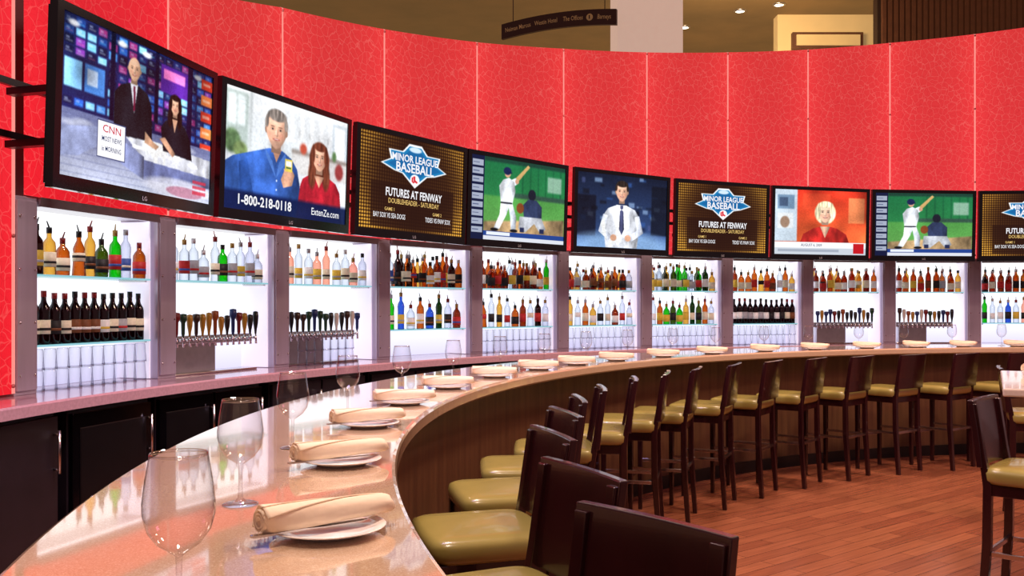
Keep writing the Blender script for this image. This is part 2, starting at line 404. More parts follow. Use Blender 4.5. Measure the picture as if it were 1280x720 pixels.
# back counter
b = MB(); b.sweep([(8.0, .945), (8.0, .995), (8.01, 1.005), (8.79, 1.005), (8.79, .945)], 80, 178, 60)
wk = b.obj('back_counter', [pbr('mauve_stone', (190, 150, 160), .16, var=.1, scale=60, coat=.5)])
tag(wk, 'long curved polished mauve stone back counter beneath the shelves', 'counter')
def arcbox(name, a0, a1, label, fridge=False, doors=1):
    am = (a0+a1)/2; w = 2*8.05*math.sin(rad((a1-a0)/2)) - .01
    r = root(name, pol(am, 8.07, 0), rad(am-90), label, 'refrigerator' if fridge else 'cabinet', 'under-counter units')
    b = MB(); b.box((0, .33, .525), (w, .6, .83), 0); b.box((0, .37, .055), (w-.02, .5, .11), 0); b.obj('body', [M['cabinet']], r, .004)
    for d in range(doors):
        dw = w/doors; cx = -w/2+dw*(d+.5)
        b = MB(); b.box((cx, .015, .52), (dw-.02, .03, .78), 0)
        if fridge: b.box((cx, -.002, .52), (dw-.12, .006, .62), 1)
        dd = b.obj('door', [M['blackgloss'] if fridge else M['cabinet'], M['black']], r, .004)
        b = MB(); x = cx+dw/2-.045
        b.cyl((x, -.03, .62), (x, -.03, .84), .008); b.cyl((x, 0, .64), (x, -.03, .64), .006); b.cyl((x, 0, .82), (x, -.03, .82), .006)
        b.obj('handle', [M['chrome']], dd)
arcbox('cabinet', 168.2, 177.4, 'dark laminate under-counter cabinet', doors=2)
arcbox('refrigerator', 163.0, 167.8, 'black glass-door under-counter refrigerator', True, 1)
arcbox('refrigerator', 155.3, 162.6, 'black double-door under-counter refrigerator', True, 2)
for k in range(9):
    arcbox('cabinet', 155.0-8*(k+1), 154.7-8*k, 'dark laminate under-counter cabinet', doors=2)

# ---------------------------------------------------------------- bottles
PROF = {
 'round': [(0, 0), (.032, 0), (.035, .006), (.035, .175), (.032, .20), (.015, .225), (.013, .235), (.013, .285), (0, .285)],
 'wine': [(0, 0), (.031, 0), (.034, .005), (.034, .19), (.031, .21), (.016, .24), (.0135, .255), (.0135, .30), (0, .30)],
 'squat': [(0, 0), (.034, 0), (.038, .006), (.039, .12), (.037, .15), (.026, .172), (.015, .185), (.014, .23), (0, .23)],
 'tall': [(0, 0), (.028, 0), (.030, .005), (.029, .15), (.032, .20), (.027, .225), (.013, .25), (.012, .315), (0, .315)],
 'bell': [(0, 0), (.036, 0), (.038, .006), (.033, .08), (.030, .14), (.033, .165), (.020, .20), (.013, .215), (.013, .265), (0, .265)],
}
HT = {k: v[-1][1] for k, v in PROF.items()}
LB = {'round': (.05, .14, .0356), 'wine': (.06, .14, .0346), 'squat': (.03, .11, .0396), 'tall': (.05, .13, .0306), 'bell': (.09, .14, .0342)}
CACHE = {}
def bottle_parts(kind, col, lab, cap, pour, single):
    key = (kind, col, lab, cap, pour, single)
    if key in CACHE: return CACHE[key]
    seg = 12 if single else 20
    body = MB(); body.lathe(PROF[kind], seg, 0)
    h = HT[kind]; capb = MB() if not single else body
    cm = 0 if not single else 2
    capb.lathe([(.0, h-.03), (.0152, h-.03), (.0152, h+.006), (0, h+.006)], 12, cm)
    if pour:
        capb.cyl((0, 0, h+.004), (.012, 0, h+.045), .005, 6, cm, .003)
    z0, z1, r = LB[kind]; labb = MB() if not single else body; lm = 0 if not single else 1
    labb.lathe([(r, z0), (r+.0008, z0), (r+.0008, z1), (r, z1)], seg, lm)
    if not single: labb.lathe([(r+.0004, z0+.02), (r+.0014, z0+.02), (r+.0014, z0+.035), (r+.0004, z0+.035)], seg, 1)
    mats = [BOT[col], LAB[lab], CAPS[cap]]
    if single: CACHE[key] = [body.mesh('liquor_bottle', mats)]
    else: CACHE[key] = [body.mesh('bottle_glass', [BOT[col]]), labb.mesh('paper_label', [LAB[lab], LAB[(lab+3) % 8]]), capb.mesh('bottle_cap', [CAPS[cap]])]
    return CACHE[key]
DESC = {'amber': 'amber', 'whisky': 'brown whisky', 'gold': 'golden', 'clear': 'clear spirit', 'green': 'bright green', 'olive': 'olive green', 'dgreen': 'dark green', 'blue': 'blue', 'pink': 'peach coloured', 'wine': 'dark red wine', 'dark': 'dark brown'}
LN = ['cream', 'white', 'red', 'black', 'yellow', 'blue', 'brown', 'grey']
def put_bottle(X, x, y, z, kind, col, lab, cap, pour, single, group):
    parts = bottle_parts(kind, col, lab, cap, pour, single)
    name = 'wine_bottle' if kind == 'wine' else 'liquor_bottle'
    w = X @ Vector((x, y, z))
    label = '%s bottle with %s label%s on glass shelf' % (DESC[col], LN[lab], ' and spout' if pour else '')
    rz = random.uniform(-3, 3); hs = random.uniform(.9, 1.04) if kind != 'wine' else random.uniform(.93, 1.0)
    if single:
        o = bpy.data.objects.new(name, parts[0]); COL.objects.link(o); o.location = w; o.rotation_euler = (0, 0, rz); o.scale = (1, 1, hs)
        tag(o, label, 'bottle', group); return
    r = root(name, w, rz, label, 'bottle', group); r.scale = (1, 1, hs)
    for nm, me in zip(('bottle_glass', 'paper_label', 'bottle_cap'), parts):
        o = bpy.data.objects.new(nm, me); COL.objects.link(o); o.parent = r

b = MB(); b.lathe([(0, .001), (.030, .001), (.032, .012), (.039, .112)], 20, 0); b.lathe([(.0392, .108), (.0398, .112), (.0392, .116), (.0384, .112), (.0392, .108)], 20, 0)
TUMB = b.mesh('tumbler', [M['tumbler']])
def put_tumbler(w, top):
    o = bpy.data.objects.new('tumbler', TUMB); COL.objects.link(o)
    o.rotation_euler = (math.pi, 0, 0); o.location = Vector(w)+Vector((0, 0, .1165))
    tag(o, 'clear tumbler stacked upside down on another glass' if top else 'clear tumbler upside down on the back counter', 'glass', 'tumblers under the shelves')

# beer taps
HCOL = [(30, 50, 110), (220, 214, 200), (30, 66, 42), (180, 134, 40), (120, 26, 26), (22, 22, 25), (150, 74, 28), (36, 26, 24), (60, 40, 30), (24, 24, 34)]
HM = [pbr('tap_handle_paint_%d' % i, c, .35, var=.08) for i, c in enumerate(HCOL)]
HME = []
for i, m in enumerate(HM):
    b = MB()
    if i % 2: b.lathe([(0, 0), (.007, 0), (.010, .03), (.018, .07), (.022, .12), (.018, .15), (0, .155)], 12, 0)
    else: b.lathe([(0, 0), (.007, 0), (.012, .02), (.014, .1), (.026, .125), (.024, .165), (0, .17)], 12, 0)
    HME.append(b.mesh('tap_handle', [m]))
b = MB(); b.cyl((0, 0, 0), (0, -.06, 0), .010, 10, 0); b.cyl((0, -.06, -.045), (0, -.055, .03), .009, 10, 0, .006); FAU = b.mesh('faucet', [M['chrome']])
def tap_tower(X, rzz, x0, x1, n, group):
    cx = (x0+x1)/2; w = x1-x0
    r = root('beer_tap_tower', X @ Vector((cx, .14, 1.005)), rzz, 'stainless steel draught tower with a row of assorted beer tap handles', 'beer tap', group)
    b = MB(); b.box((0, 0, .235), (w, .09, .06), 0); b.box((-w*.18, .01, .10), (w*.5, .07, .21), 0); b.box((0, -.03, .008), (w, .13, .016), 1)
    b.obj('tower_body', [M['steel2'], M['chrome']], r, .008)
    for i in range(n):
        x = -w/2+w*(i+.5)/n
        o = bpy.data.objects.new('faucet', FAU); COL.objects.link(o); o.parent = r; o.location = (x, -.045, .235)
        o = bpy.data.objects.new('tap_handle', random.choice(HME)); COL.objects.link(o); o.parent = r; o.location = (x, -.1, .262)
        o.scale = (1, 1, random.uniform(.8, 1.1))

BAYS = [
 dict(u=[('round','dark'),('round','gold'),('squat','amber'),('bell','amber'),('tall','gold'),('squat','olive'),('round','green'),('tall','clear'),('squat','amber')], l=['wine']*12, g=20),
 dict(u=[('tall','clear'),('round','clear'),('round','clear'),('squat','clear'),('tall','clear'),('round','green'),('round','clear'),('tall','clear'),('round','clear'),('squat','clear')], t=(-.49,.36,14), g=0),
 dict(u=[('round','pink'),('tall','clear'),('round','clear'),('round','pink'),('tall','pink'),('round','clear'),('round','clear'),('squat','pink'),('round','clear')], t=(-.49,.33,13), g=14),
 dict(u=[('round','clear'),('tall','dark'),('round','amber'),('bell','amber'),('round','gold'),('squat','amber'),('round','whisky'),('tall','amber'),('round','dark'),('round','amber')], l=['green','blue','clear','amber','blue','dgreen','clear','whisky'], g=0),
 dict(u=[('round','whisky'),('squat','amber'),('round','amber'),('squat','whisky'),('round','clear'),('round','amber'),('bell','whisky'),('round','whisky'),('squat','amber'),('tall','green')], l=['amber','clear','gold','clear','amber','whisky','clear','dark','clear'], g=22),
 dict(u=[('squat','amber'),('round','clear'),('squat','whisky'),('round','amber'),('bell','amber'),('squat','gold'),('round','amber'),('squat','whisky'),('squat','clear')], l=['gold','clear','amber','gold','clear','clear','whisky','clear','clear'], g=20),
 dict(u=[('round','clear'),('tall','clear'),('round','gold'),('round','olive'),('tall','green'),('round','clear'),('squat','clear'),('round','green'),('round','dgreen'),('squat','gold')], l=['clear','amber','green','olive','green','gold','dgreen','olive','amber','clear'], g=20),
 dict(u=[('round','whisky'),('squat','amber'),('squat','amber'),('round','amber'),('bell','gold'),('round','amber'),('squat','whisky'),('round','clear'),('round','amber'),('squat','gold')], l=['wine']*12, g=20),
 dict(u=[('round','whisky'),('squat','amber'),('round','gold'),('squat','amber'),('squat','amber'),('round','amber'),('bell','gold'),('round','whisky'),('round','amber')], t=(-.42,.36,14), g=0),
 dict(u=[('round','amber'),('tall','gold'),('round','amber'),('squat','gold'),('tall','amber'),('round','amber'),('round','clear'),('squat','amber'),('round','gold')], t=(-.42,.3,13), g=0),
 dict(u=[('squat','dark'),('round','amber'),('round','whisky'),('squat','amber'),('round','gold'),('round','amber'),('round','whisky'),('squat','amber'),('round','clear')], l=['green','clear','clear','blue','clear','pink','clear','clear','amber'], g=0),
]
LEDM = emit('led_strip', (255, 250, 255), 2.5)
for k, bd in enumerate(BAYS):
    p0, p1 = pol(A[k], RW), pol(A[k+1], RW); mid = (p0+p1)/2; w = (p1-p0).length-.165-.012
    am = (A[k]+A[k+1])/2; rz = rad(am-90)
    X = Matrix.Translation(mid) @ Matrix.Rotation(rz, 4, 'Z')
    r = root('display_shelf', mid, rz, 'brightly backlit white bottle alcove with glass shelves', 'shelf', 'backlit bottle alcoves')
    b = MB(); b.box((0, .31, 1.527), (w+.04, .02, 1.04), 0); b.obj('back_panel', [M['bay']], r)
    for sx in (-1, 1):
        b = MB(); b.box((sx*(w/2-.012), .175, 1.51), (.012, .245, 1.0), 0); b.obj('side_panel', [M['sidewall']], r)
    b = MB(); b.box((0, .17, 2.035), (w, .30, .03), 0); b.box((0, .0, 2.03), (w, .03, .05), 0); b.box((0, .06, 2.017), (w-.04, .02, .008), 1)
    b.obj('header', [M['steel2'], LEDM], r)
    ww = w-.05
    levels = [1.645] + ([1.26] if 'l' in bd else [])
    for z in levels:
        b = MB(); b.box((0, .165, z-.005), (ww, .25, .01), 0); b.box((0, .039, z-.005), (ww, .004, .011), 1)
        b.obj('glass_shelf', [M['shelf'], M['shelf_edge']], r)
        for x in (-w/2+.032, w/2-.032):
            b = MB(); b.box((x, .165, z-.016), (.02, .2, .01)); b.obj('shelf_bracket', [M['chrome']], r)
    single = k >= 4
    grp = 'bottles on the backlit shelves'
    def rlab(cl):
        return random.choice([0, 1, 2, 4, 5, 7]) if cl == 'clear' else random.choice([0, 0, 1, 2, 3, 4, 6])
    n = len(bd['u'])
    for i, (kd, cl) in enumerate(bd['u']):
        x = -ww/2 + ww*(i+.5)/n + random.uniform(-.005, .005)
        put_bottle(X, x, .095+random.uniform(-.012, .012), 1.645, kd, cl, rlab(cl), random.randrange(5), random.random() < .7, single, grp)
        if i < n-1 and k >= 3 and k != 7:
            kd2, cl2 = bd['u'][(i*3+2) % n]
            put_bottle(X, x+ww/n*.5, .20+random.uniform(-.015, .015), 1.645, kd2, cl2, rlab(cl2), random.randrange(5), random.random() < .5, True, grp)
    if 'l' in bd:
        n = len(bd['l'])
        for i, cl in enumerate(bd['l']):
            x = -ww/2 + ww*(i+.5)/n
            kd = 'wine' if cl == 'wine' else random.choice(['round', 'round', 'squat', 'tall', 'bell'])
            lab = random.choice([0, 1, 0, 7, 3, 6]) if cl == 'wine' else random.choice([0, 1, 2, 3, 4])
            put_bottle(X, x, .10, 1.26, kd, cl, lab, random.choice([0, 1, 0]) if cl == 'wine' else random.randrange(5), cl != 'wine', single, grp)
    if 't' in bd:
        tap_tower(X, rz, bd['t'][0], bd['t'][1], bd['t'][2], 'draught beer towers')
    if bd['g']:
        h = bd['g']//2; gy = -.06 if 't' in bd else .08; span = .62 if 't' in bd else ww
        for i in range(h):
            put_tumbler(X @ Vector((-ww/2 + span*(i+.5)/h, gy, 1.005)), False)
            put_tumbler(X @ Vector((-ww/2 + span*(i+.5)/h, gy, 1.1215)), True)

# ---------------------------------------------------------------- televisions
TW, TH = 1.27, .82
SW, SH = 1.19, .72
GW, GH = 420, 254
VV, UU = np.mgrid[0:GH, 0:GW]
UU = UU/(GW-1); VV = VV/(GH-1)
def snoise(nx, ny):
    g = np.random.rand(ny+1, nx+1); x = UU*nx*.9999; y = VV*ny*.9999
    xi = x.astype(int); yi = y.astype(int); fx = x-xi; fy = y-yi; fx = fx*fx*(3-2*fx); fy = fy*fy*(3-2*fy)
    return (g[yi, xi]*(1-fx)+g[yi, xi+1]*fx)*(1-fy)+(g[yi+1, xi]*(1-fx)+g[yi+1, xi+1]*fx)*fy
class Pic:
    def __init__(s, c): s.a = np.zeros((GH, GW, 3)); s.a[:] = np.array(c)/255
    def mask(s, m, c, al=1.0, sh=None):
        m = np.clip(m, 0, 1)*al; cc = np.ones((GH, GW, 3))*np.array(c)/255
        if sh is not None: cc = np.clip(cc*sh[..., None], 0, 1)
        s.a = s.a*(1-m[..., None]) + cc*m[..., None]
    def rect(s, x0, y0, x1, y1, c, al=1.0): s.mask(((UU >= x0) & (UU <= x1) & (VV >= y0) & (VV <= y1)).astype(float), c, al)
    def ell(s, x, y, rx, ry, c, al=1.0, soft=.12, sh=None):
        d = ((UU-x)/rx)**2+((VV-y)/ry)**2; s.mask((1+soft-d)/(2*soft), c, al, sh)
    def poly(s, pts, c, al=1.0, shade=False):
        ins = np.zeros((GH, GW), bool); n = len(pts)
        for i in range(n):
            x1, y1 = pts[i]; x2, y2 = pts[(i+1) % n]
            if y1 == y2: continue
            cr = ((VV < y1) != (VV < y2)) & (UU < (x2-x1)*(VV-y1)/(y2-y1)+x1); ins ^= cr
        sh = None
        if shade:
            xs = [q[0] for q in pts]; t = (UU-min(xs))/(max(xs)-min(xs)+1e-6)
            sh = 1.12-.55*np.abs(t-.42)**1.2*1.6 + (snoise(22, 9)-.5)*.35 + (snoise(50, 16)-.5)*.18
        s.mask(ins.astype(float), c, al, sh)
    def grad(s, y0, y1, c0, c1, x0=0, x1=1):
        t = np.clip((VV-y0)/(y1-y0), 0, 1)[..., None]; c = np.array(c0)/255*(1-t)+np.array(c1)/255*t
        m = ((UU >= x0) & (UU <= x1) & (VV >= y0) & (VV <= y1))[..., None]; s.a = np.where(m, c, s.a)
    def blur(s, r):
        for ax in (0, 1):
            acc = 0
            for d in range(-r, r+1): 
                acc = acc + np.take(s.a, np.clip(np.arange(s.a.shape[ax])+d, 0, s.a.shape[ax]-1), axis=ax)
            s.a = acc/(2*r+1)
    def light(s, amt=.25, nx=6, ny=4): s.a = np.clip(s.a*(1+(snoise(nx, ny)-.5)[..., None]*2*amt), 0, 1)
    def finish(s, amt=.06):
        s.blur(1); s.a = np.clip(s.a*(1+(snoise(5, 4)-.5)[..., None]*.22+(snoise(90, 60)-.5)[..., None]*.10) + (np.random.rand(GH, GW, 1)-.5)*amt, 0, 1)
    def head(s, x, y, r, skin, hair, long=False, bald=False, bob=False):
        k = 1.6; sd = tuple(v*.68 for v in skin)
        hs = .7+.7*snoise(90, 10)
        if long:
            s.ell(x, y+r*k*.15, r*1.22, r*k*1.45, hair, sh=hs); s.ell(x-r*.85, y+r*k*1.4, r*.48, r*k*1.1, hair, soft=.4, sh=hs); s.ell(x+r*.85, y+r*k*1.4, r*.48, r*k*1.1, hair, soft=.4, sh=hs)
        elif bob: s.ell(x, y-r*k*.0, r*1.25, r*k*1.22, hair, sh=hs)
        elif not bald: s.ell(x, y-r*k*.30, r*.97, r*k*.98, hair, sh=hs)
        s.rect(x-r*.40, y+r*k*.6, x+r*.40, y+r*k*1.3, sd)
        if not (long or bob):
            for d in (-1, 1): s.ell(x+d*r*.84, y+r*k*.05, r*.12, r*k*.19, sd)
        yy = (VV-y)/(r*k*1.04); jaw = 1-.26*np.clip(yy, 0, 1.2)**1.6
        d = ((UU-x)/(r*.84*jaw))**2+yy**2
        face = 1.12-.32*np.clip((UU-x+.35*r)/r, -1.2, 1.4)**2-.10*np.clip((VV-y)/(r*k), -1, 1.2)
        s.mask((1.1-d)/.2, skin, 1, np.clip(face, .45, 1.15))
        s.ell(x-.40*r, y+r*k*.28, r*.26, r*k*.17, (235, 150, 130), .35, .7); s.ell(x+.42*r, y+r*k*.28, r*.24, r*k*.17, (215, 130, 110), .3, .7)
        s.ell(x, y-r*k*.55, r*.5, r*k*.22, (255, 225, 200), .35, .8)
        if not bald:
            s.ell(x+r*.05, y-r*k*.88, r*.78, r*k*.34, hair, soft=.3, sh=hs)
            if long or bob:
                s.ell(x-r*.78, y-r*k*.25, r*.24, r*k*.75, hair, soft=.35, sh=hs); s.ell(x+r*.78, y-r*k*.25, r*.24, r*k*.75, hair, soft=.35, sh=hs)
            else:
                for d in (-1, 1): s.ell(x+d*r*.78, y-r*k*.45, r*.13, r*k*.36, hair, soft=.4, sh=hs)
        for d in (-.33, .33):
            s.ell(x+d*r, y-r*k*.09, r*.22, r*k*.11, sd, .55, .7)
            s.ell(x+d*r, y-r*k*.07, r*.12, r*k*.04, (235, 225, 220), .6, .5)
            s.ell(x+d*r, y-r*k*.075, r*.075, r*k*.05, (34, 24, 22), .95, .4); s.ell(x+d*r, y-r*k*.24, r*.20, r*k*.03, (70, 50, 40), .7, .6)
        s.ell(x+r*.09, y+r*k*.16, r*.08, r*k*.22, sd, .5, .7); s.ell(x, y+r*k*.29, r*.15, r*k*.05, sd, .6, .6); s.ell(x-r*.02, y+r*k*.12, r*.05, r*k*.18, (255, 228, 208), .5, .7)
        s.ell(x, y+r*k*.50, r*.30, r*k*.07, (160, 76, 70), .9, .5); s.ell(x, y+r*k*.49, r*.20, r*k*.025, (246, 238, 232), .9, .5)
        s.ell(x, y+r*k*.63, r*.2, r*k*.03, sd, .45, .7)
def pic_mesh(p, name='screen'):
    a = p.a[::-1]
    lin = np.where(a <= .04045, a/12.92, ((a+.055)/1.055)**2.4)
    xs = (np.linspace(-.5, .5, GW))*SW; zs = (np.linspace(-.5, .5, GH))*SH
    X, Z = np.meshgrid(xs, zs); co = np.stack([X.ravel(), np.full(X.size, -.001), Z.ravel()], 1)
    idx = np.arange(GW*GH).reshape(GH, GW)
    q = np.stack([idx[:-1, :-1].ravel(), idx[:-1, 1:].ravel(), idx[1:, 1:].ravel(), idx[1:, :-1].ravel()], 1)
    me = bpy.data.meshes.new(name); me.from_pydata(co.tolist(), [], q.tolist())
    at = me.color_attributes.new('pic', 'FLOAT_COLOR', 'POINT')
    at.data.foreach_set('color', np.concatenate([lin.reshape(-1, 3), np.ones((GW*GH, 1))], 1).astype(np.float32).ravel())
    me.materials.append(M['screen']); return me
rr = random.Random(3)
# 1 news studio
p = Pic((24, 30, 80))
for i in range(16):
    for j in range(9):
        c = rr.choice([(40, 90, 190), (70, 140, 220), (130, 60, 170), (24, 40, 100), (150, 50, 120), (16, 20, 50), (120, 190, 230), (20, 24, 60), (30, 60, 130)])
        x = .01+i*.062; y = .01+j*.062
        p.rect(x, y, x+.052, y+.048, c); p.rect(x+.01, y+.012, x+.03, y+.024, (200, 210, 240), .5); p.rect(x+.008, y+.03, x+.045, y+.038, rr.choice([(230, 120, 150), (90, 200, 240), (240, 240, 250)]), .4)
p.rect(.0, .24, .26, .5, (22, 30, 74)); p.rect(.015, .27, .11, .45, (130, 190, 235)); p.rect(.125, .27, .24, .45, (70, 130, 210)); p.rect(.14, .3, .2, .4, (225, 235, 250), .8)
p.rect(.27, .0, .3, .58, (12, 14, 40)); p.rect(.56, 0, .585, .5, (12, 14, 40)); p.rect(.8, .0, .84, .6, (24, 16, 50))
p.rect(.60, .06, .80, .26, (80, 36, 140)); p.rect(.62, .09, .78, .16, (230, 120, 190))
for x in (.06, .34, .5, .88): p.ell(x, .05, .03, .02, (250, 250, 255), .9, .6)
for j in range(7): p.rect(.91, .04+j*.125, 1, .12+j*.125, [(215, 60, 40), (240, 130, 70)][j % 2]); p.rect(.925, .07+j*.125, .985, .09+j*.125, (250, 220, 200), .6)
p.light(.4, 8, 6); p.blur(1)
p.grad(.58, 1, (104, 112, 156), (196, 202, 224))
for j in range(9): p.rect(0, .61+j*.045, 1, .614+j*.045, (80, 90, 140), .55)
for j in range(12): p.ell(rr.random(), .62+rr.random()*.36, .05, .02, (240, 244, 255), .5, .8)
p.poly([(.0, .70), (.3, .62), (.34, .66), (.1, .86), (0, .88)], (150, 160, 200), shade=True)
p.poly([(.34, .62), (1, .66), (1, .8), (.5, .78)], (235, 238, 250), shade=True); p.poly([(.3, .66), (.5, .76), (.5, .92), (.3, .82)], (140, 150, 196), shade=True)
p.poly([(.5, .78), (1, .8), (1, .88), (.5, .92)], (110, 120, 170), shade=True)
p.ell(.76, .93, .26, .07, (225, 225, 240), .8, .3); p.ell(.8, .95, .14, .04, (170, 60, 90), .5)
for j in range(3): p.rect(.86, .84+j*.04, .97, .865+j*.04, (200, 50, 70), .8)
p.poly([(.30, .38), (.335, .32), (.39, .285), (.45, .285), (.51, .32), (.54, .40), (.55, .64), (.30, .66)], (30, 30, 38), shade=True); p.poly([(.395, .28), (.445, .28), (.425, .48)], (235, 235, 245)); p.poly([(.417, .3), (.429, .3), (.432, .46), (.42, .47)], (120, 30, 60))
p.head(.42, .185, .048, (226, 178, 146), (60, 40, 30), bald=True)
p.poly([(.61, .52), (.64, .46), (.69, .43), (.74, .43), (.79, .47), (.83, .55), (.85, .7), (.63, .68)], (28, 26, 34), shade=True)
p.head(.71, .33, .041, (230, 176, 146), (34, 20, 18), long=True); p.poly([(.69, .43), (.73, .43), (.71, .53)], (222, 168, 138))
p.poly([(.60, .60), (.64, .58), (.72, .68), (.70, .71)], (222, 168, 138), shade=True); p.poly([(.50, .58), (.56, .64), (.60, .66), (.58, .69), (.5, .66)], (222, 172, 140), shade=True)
for q in [(.42, .69), (.62, .70), (.82, .72)]: p.poly([(q[0], q[1]), (q[0]+.07, q[1]+.005), (q[0]+.08, q[1]+.03), (q[0]+.0, q[1]+.025)], (252, 252, 255))
p.finish(.08)
p.rect(.205, .59, .375, .835, (70, 80, 120)); p.rect(.21, .60, .37, .83, (245, 245, 250)); PM1 = pic_mesh(p)
# 2 couple
p = Pic((228, 232, 240)); p.grad(0, .55, (244, 246, 249), (212, 220, 226))
p.rect(.0, .02, .16, .5, (180, 194, 190)); p.rect(.02, .05, .14, .3, (232, 240, 242)); p.rect(.075, .05, .085, .3, (180, 190, 188)); p.rect(.17, .0, .19, .6, (196, 202, 204))
for i in range(5): p.rect(.42+i*.085, .03, .495+i*.085, .32, (240, 241, 243)); p.rect(.43+i*.085, .05, .485+i*.085, .30, (222, 226, 230)); p.rect(.478+i*.085, .2, .482+i*.085, .26, (120, 120, 120))
p.rect(.86, .04, 1, .42, (200, 212, 222)); p.rect(.88, .07, .98, .38, (250, 252, 255))
p.rect(.5, .38, 1, .42, (150, 140, 135)); p.rect(.5, .42, 1, .6, (214, 212, 212)); p.ell(.93, .5, .04, .08, (150, 60, 60)); p.ell(.6, .36, .03, .05, (190, 80, 60)); p.ell(.88, .36, .02, .05, (90, 130, 80))
p.ell(.05, .44, .06, .1, (96, 124, 84), sh=.7+.6*snoise(60, 40)); p.ell(.11, .5, .05, .07, (120, 140, 90), sh=.7+.6*snoise(60, 40)); p.blur(3); p.blur(2)
p.poly([(.0, .62), (.06, .56), (.16, .51), (.26, .46), (.32, .43), (.43, .43), (.50, .48), (.55, .56), (.575, .70), (.58, .86), (.57, 1), (0, 1)], (58, 100, 186), shade=True); p.poly([(.29, .43), (.35, .54), (.38, .68), (.30, .5)], (82, 126, 208)); p.poly([(.45, .44), (.40, .54), (.38, .68), (.46, .52)], (82, 126, 208)); p.poly([(.34, .42), (.42, .42), (.38, .54)], (200, 146, 120)); p.poly([(.1, .6), (.16, .56), (.22, .9), (.12, .95)], (40, 78, 156), .7, shade=True)
for q in (.7, .78): p.ell(.385, q, .005, .009, (220, 230, 245))
p.head(.375, .265, .094, (222, 170, 144), (122, 112, 106))
p.ell(.375, .385, .055, .035, (140, 112, 98), .35, .7)
p.poly([(.58, .70), (.60, .63), (.66, .58), (.82, .57), (.90, .62), (.94, .70), (.97, 1), (.55, 1)], (200, 38, 56), shade=True)
p.head(.745, .41, .074, (232, 178, 150), (104, 54, 38), long=True); p.poly([(.70, .58), (.79, .58), (.745, .69)], (224, 168, 140), shade=True)
p.poly([(.42, .68), (.45, .58), (.50, .56), (.53, .62), (.51, .72), (.44, .75)], (218, 162, 134), shade=True)
for q in range(4): p.poly([(.44, .58+q*.033), (.50, .57+q*.033), (.505, .587+q*.033), (.445, .607+q*.033)], (226, 172, 144)); 
p.rect(.45, .49, .51, .60, (235, 210, 90)); p.rect(.457, .505, .503, .55, (250, 250, 250)); p.rect(.46, .56, .5, .57, (40, 90, 60))
p.mask(np.clip((VV-.82)/.035, 0, 1), (16, 28, 74), .96); p.finish(.04); PM2 = pic_mesh(p)
# 3 baseball advert
p = Pic((46, 22, 12))
du = (UU*46) % 1-.5; dv = (VV*28) % 1-.5; dots = ((du**2+dv**2) < .14)
glow = np.clip(np.abs(UU-.5)*1.5, 0, 1)*.95+.3*np.clip((VV-.3)*1.4, 0, 1)
p.mask(dots*glow, (255, 190, 70)); p.ell(.5, .5, .46, .5, (44, 20, 12), .75, .5)
p.rect(.10, .50, .90, .97, (40, 18, 12), .72)
OUT = [(.18, .30), (.27, .24), (.25, .14), (.38, .14), (.44, .05), (.56, .05), (.62, .14), (.75, .14), (.73, .24), (.82, .30), (.70, .36), (.62, .38), (.5, .52), (.38, .38), (.30, .36)]
p.poly(OUT, (244, 248, 252)); c0 = (.5, .27)
p.poly([(c0[0]+(x-c0[0])*.93, c0[1]+(y-c0[1])*.90) for x, y in OUT], (26, 120, 176)); 
p.poly([(c0[0]+(x-c0[0])*.80, c0[1]+(y-c0[1])*.74) for x, y in OUT], (22, 90, 150), .7)
p.ell(.5, .43, .045, .06, (250, 250, 250)); p.poly([(.485, .39), (.505, .39), (.505, .43), (.53, .45), (.52, .465), (.49, .45)], (205, 36, 48)); p.poly([(.47, .405), (.485, .40), (.482, .44), (.50, .46), (.485, .468), (.468, .45)], (205, 36, 48))
p.ell(.5, .105, .06, .03, (225, 240, 250), .9, .3)
p.blur(1); PM3 = pic_mesh(p)
# 4 game: batter and catcher close up on plain green
p = Pic((44, 120, 60)); p.grad(0, .46, (26, 104, 62), (40, 128, 72)); p.grad(.46, 1, (84, 160, 76), (104, 168, 84))
for j in range(6): p.rect(.52+j*.085, .0, .53+j*.085, .40, (18, 78, 50), .8)
p.rect(.13, .0, 1, .05, (24, 60, 48)); p.rect(.80, .14, .96, .34, (170, 190, 178), .7); p.rect(.44, .40, 1, .46, (52, 84, 70))
p.poly([(.13, .78), (1, .68), (1, .9), (.13, .96)], (186, 154, 112), shade=True); p.blur(3)
W1 = (228, 232, 240)
p.poly([(.43, .24), (.58, .03), (.60, .055), (.46, .28)], (200, 162, 104)); p.poly([(.38, .26), (.45, .21), (.485, .27), (.42, .33)], W1, shade=True); p.ell(.465, .255, .02, .03, (205, 155, 125))
p.poly([(.28, .33), (.32, .25), (.38, .22), (.435, .26), (.45, .38), (.42, .54), (.30, .54)], W1, shade=True); p.poly([(.30, .52), (.40, .52), (.36, .68), (.29, .86), (.23, .86), (.29, .68)], W1, shade=True); p.poly([(.37, .52), (.42, .53), (.465, .70), (.46, .86), (.41, .86), (.40, .70)], (205, 212, 224), shade=True)
p.ell(.24, .87, .04, .02, (20, 20, 24)); p.ell(.44, .87, .04, .02, (20, 20, 24)); p.ell(.365, .165, .032, .055, (212, 160, 130)); p.ell(.362, .14, .040, .048, (24, 34, 74)); p.rect(.36, .15, .41, .165, (20, 28, 64)); p.rect(.30, .525, .42, .545, (30, 30, 40))
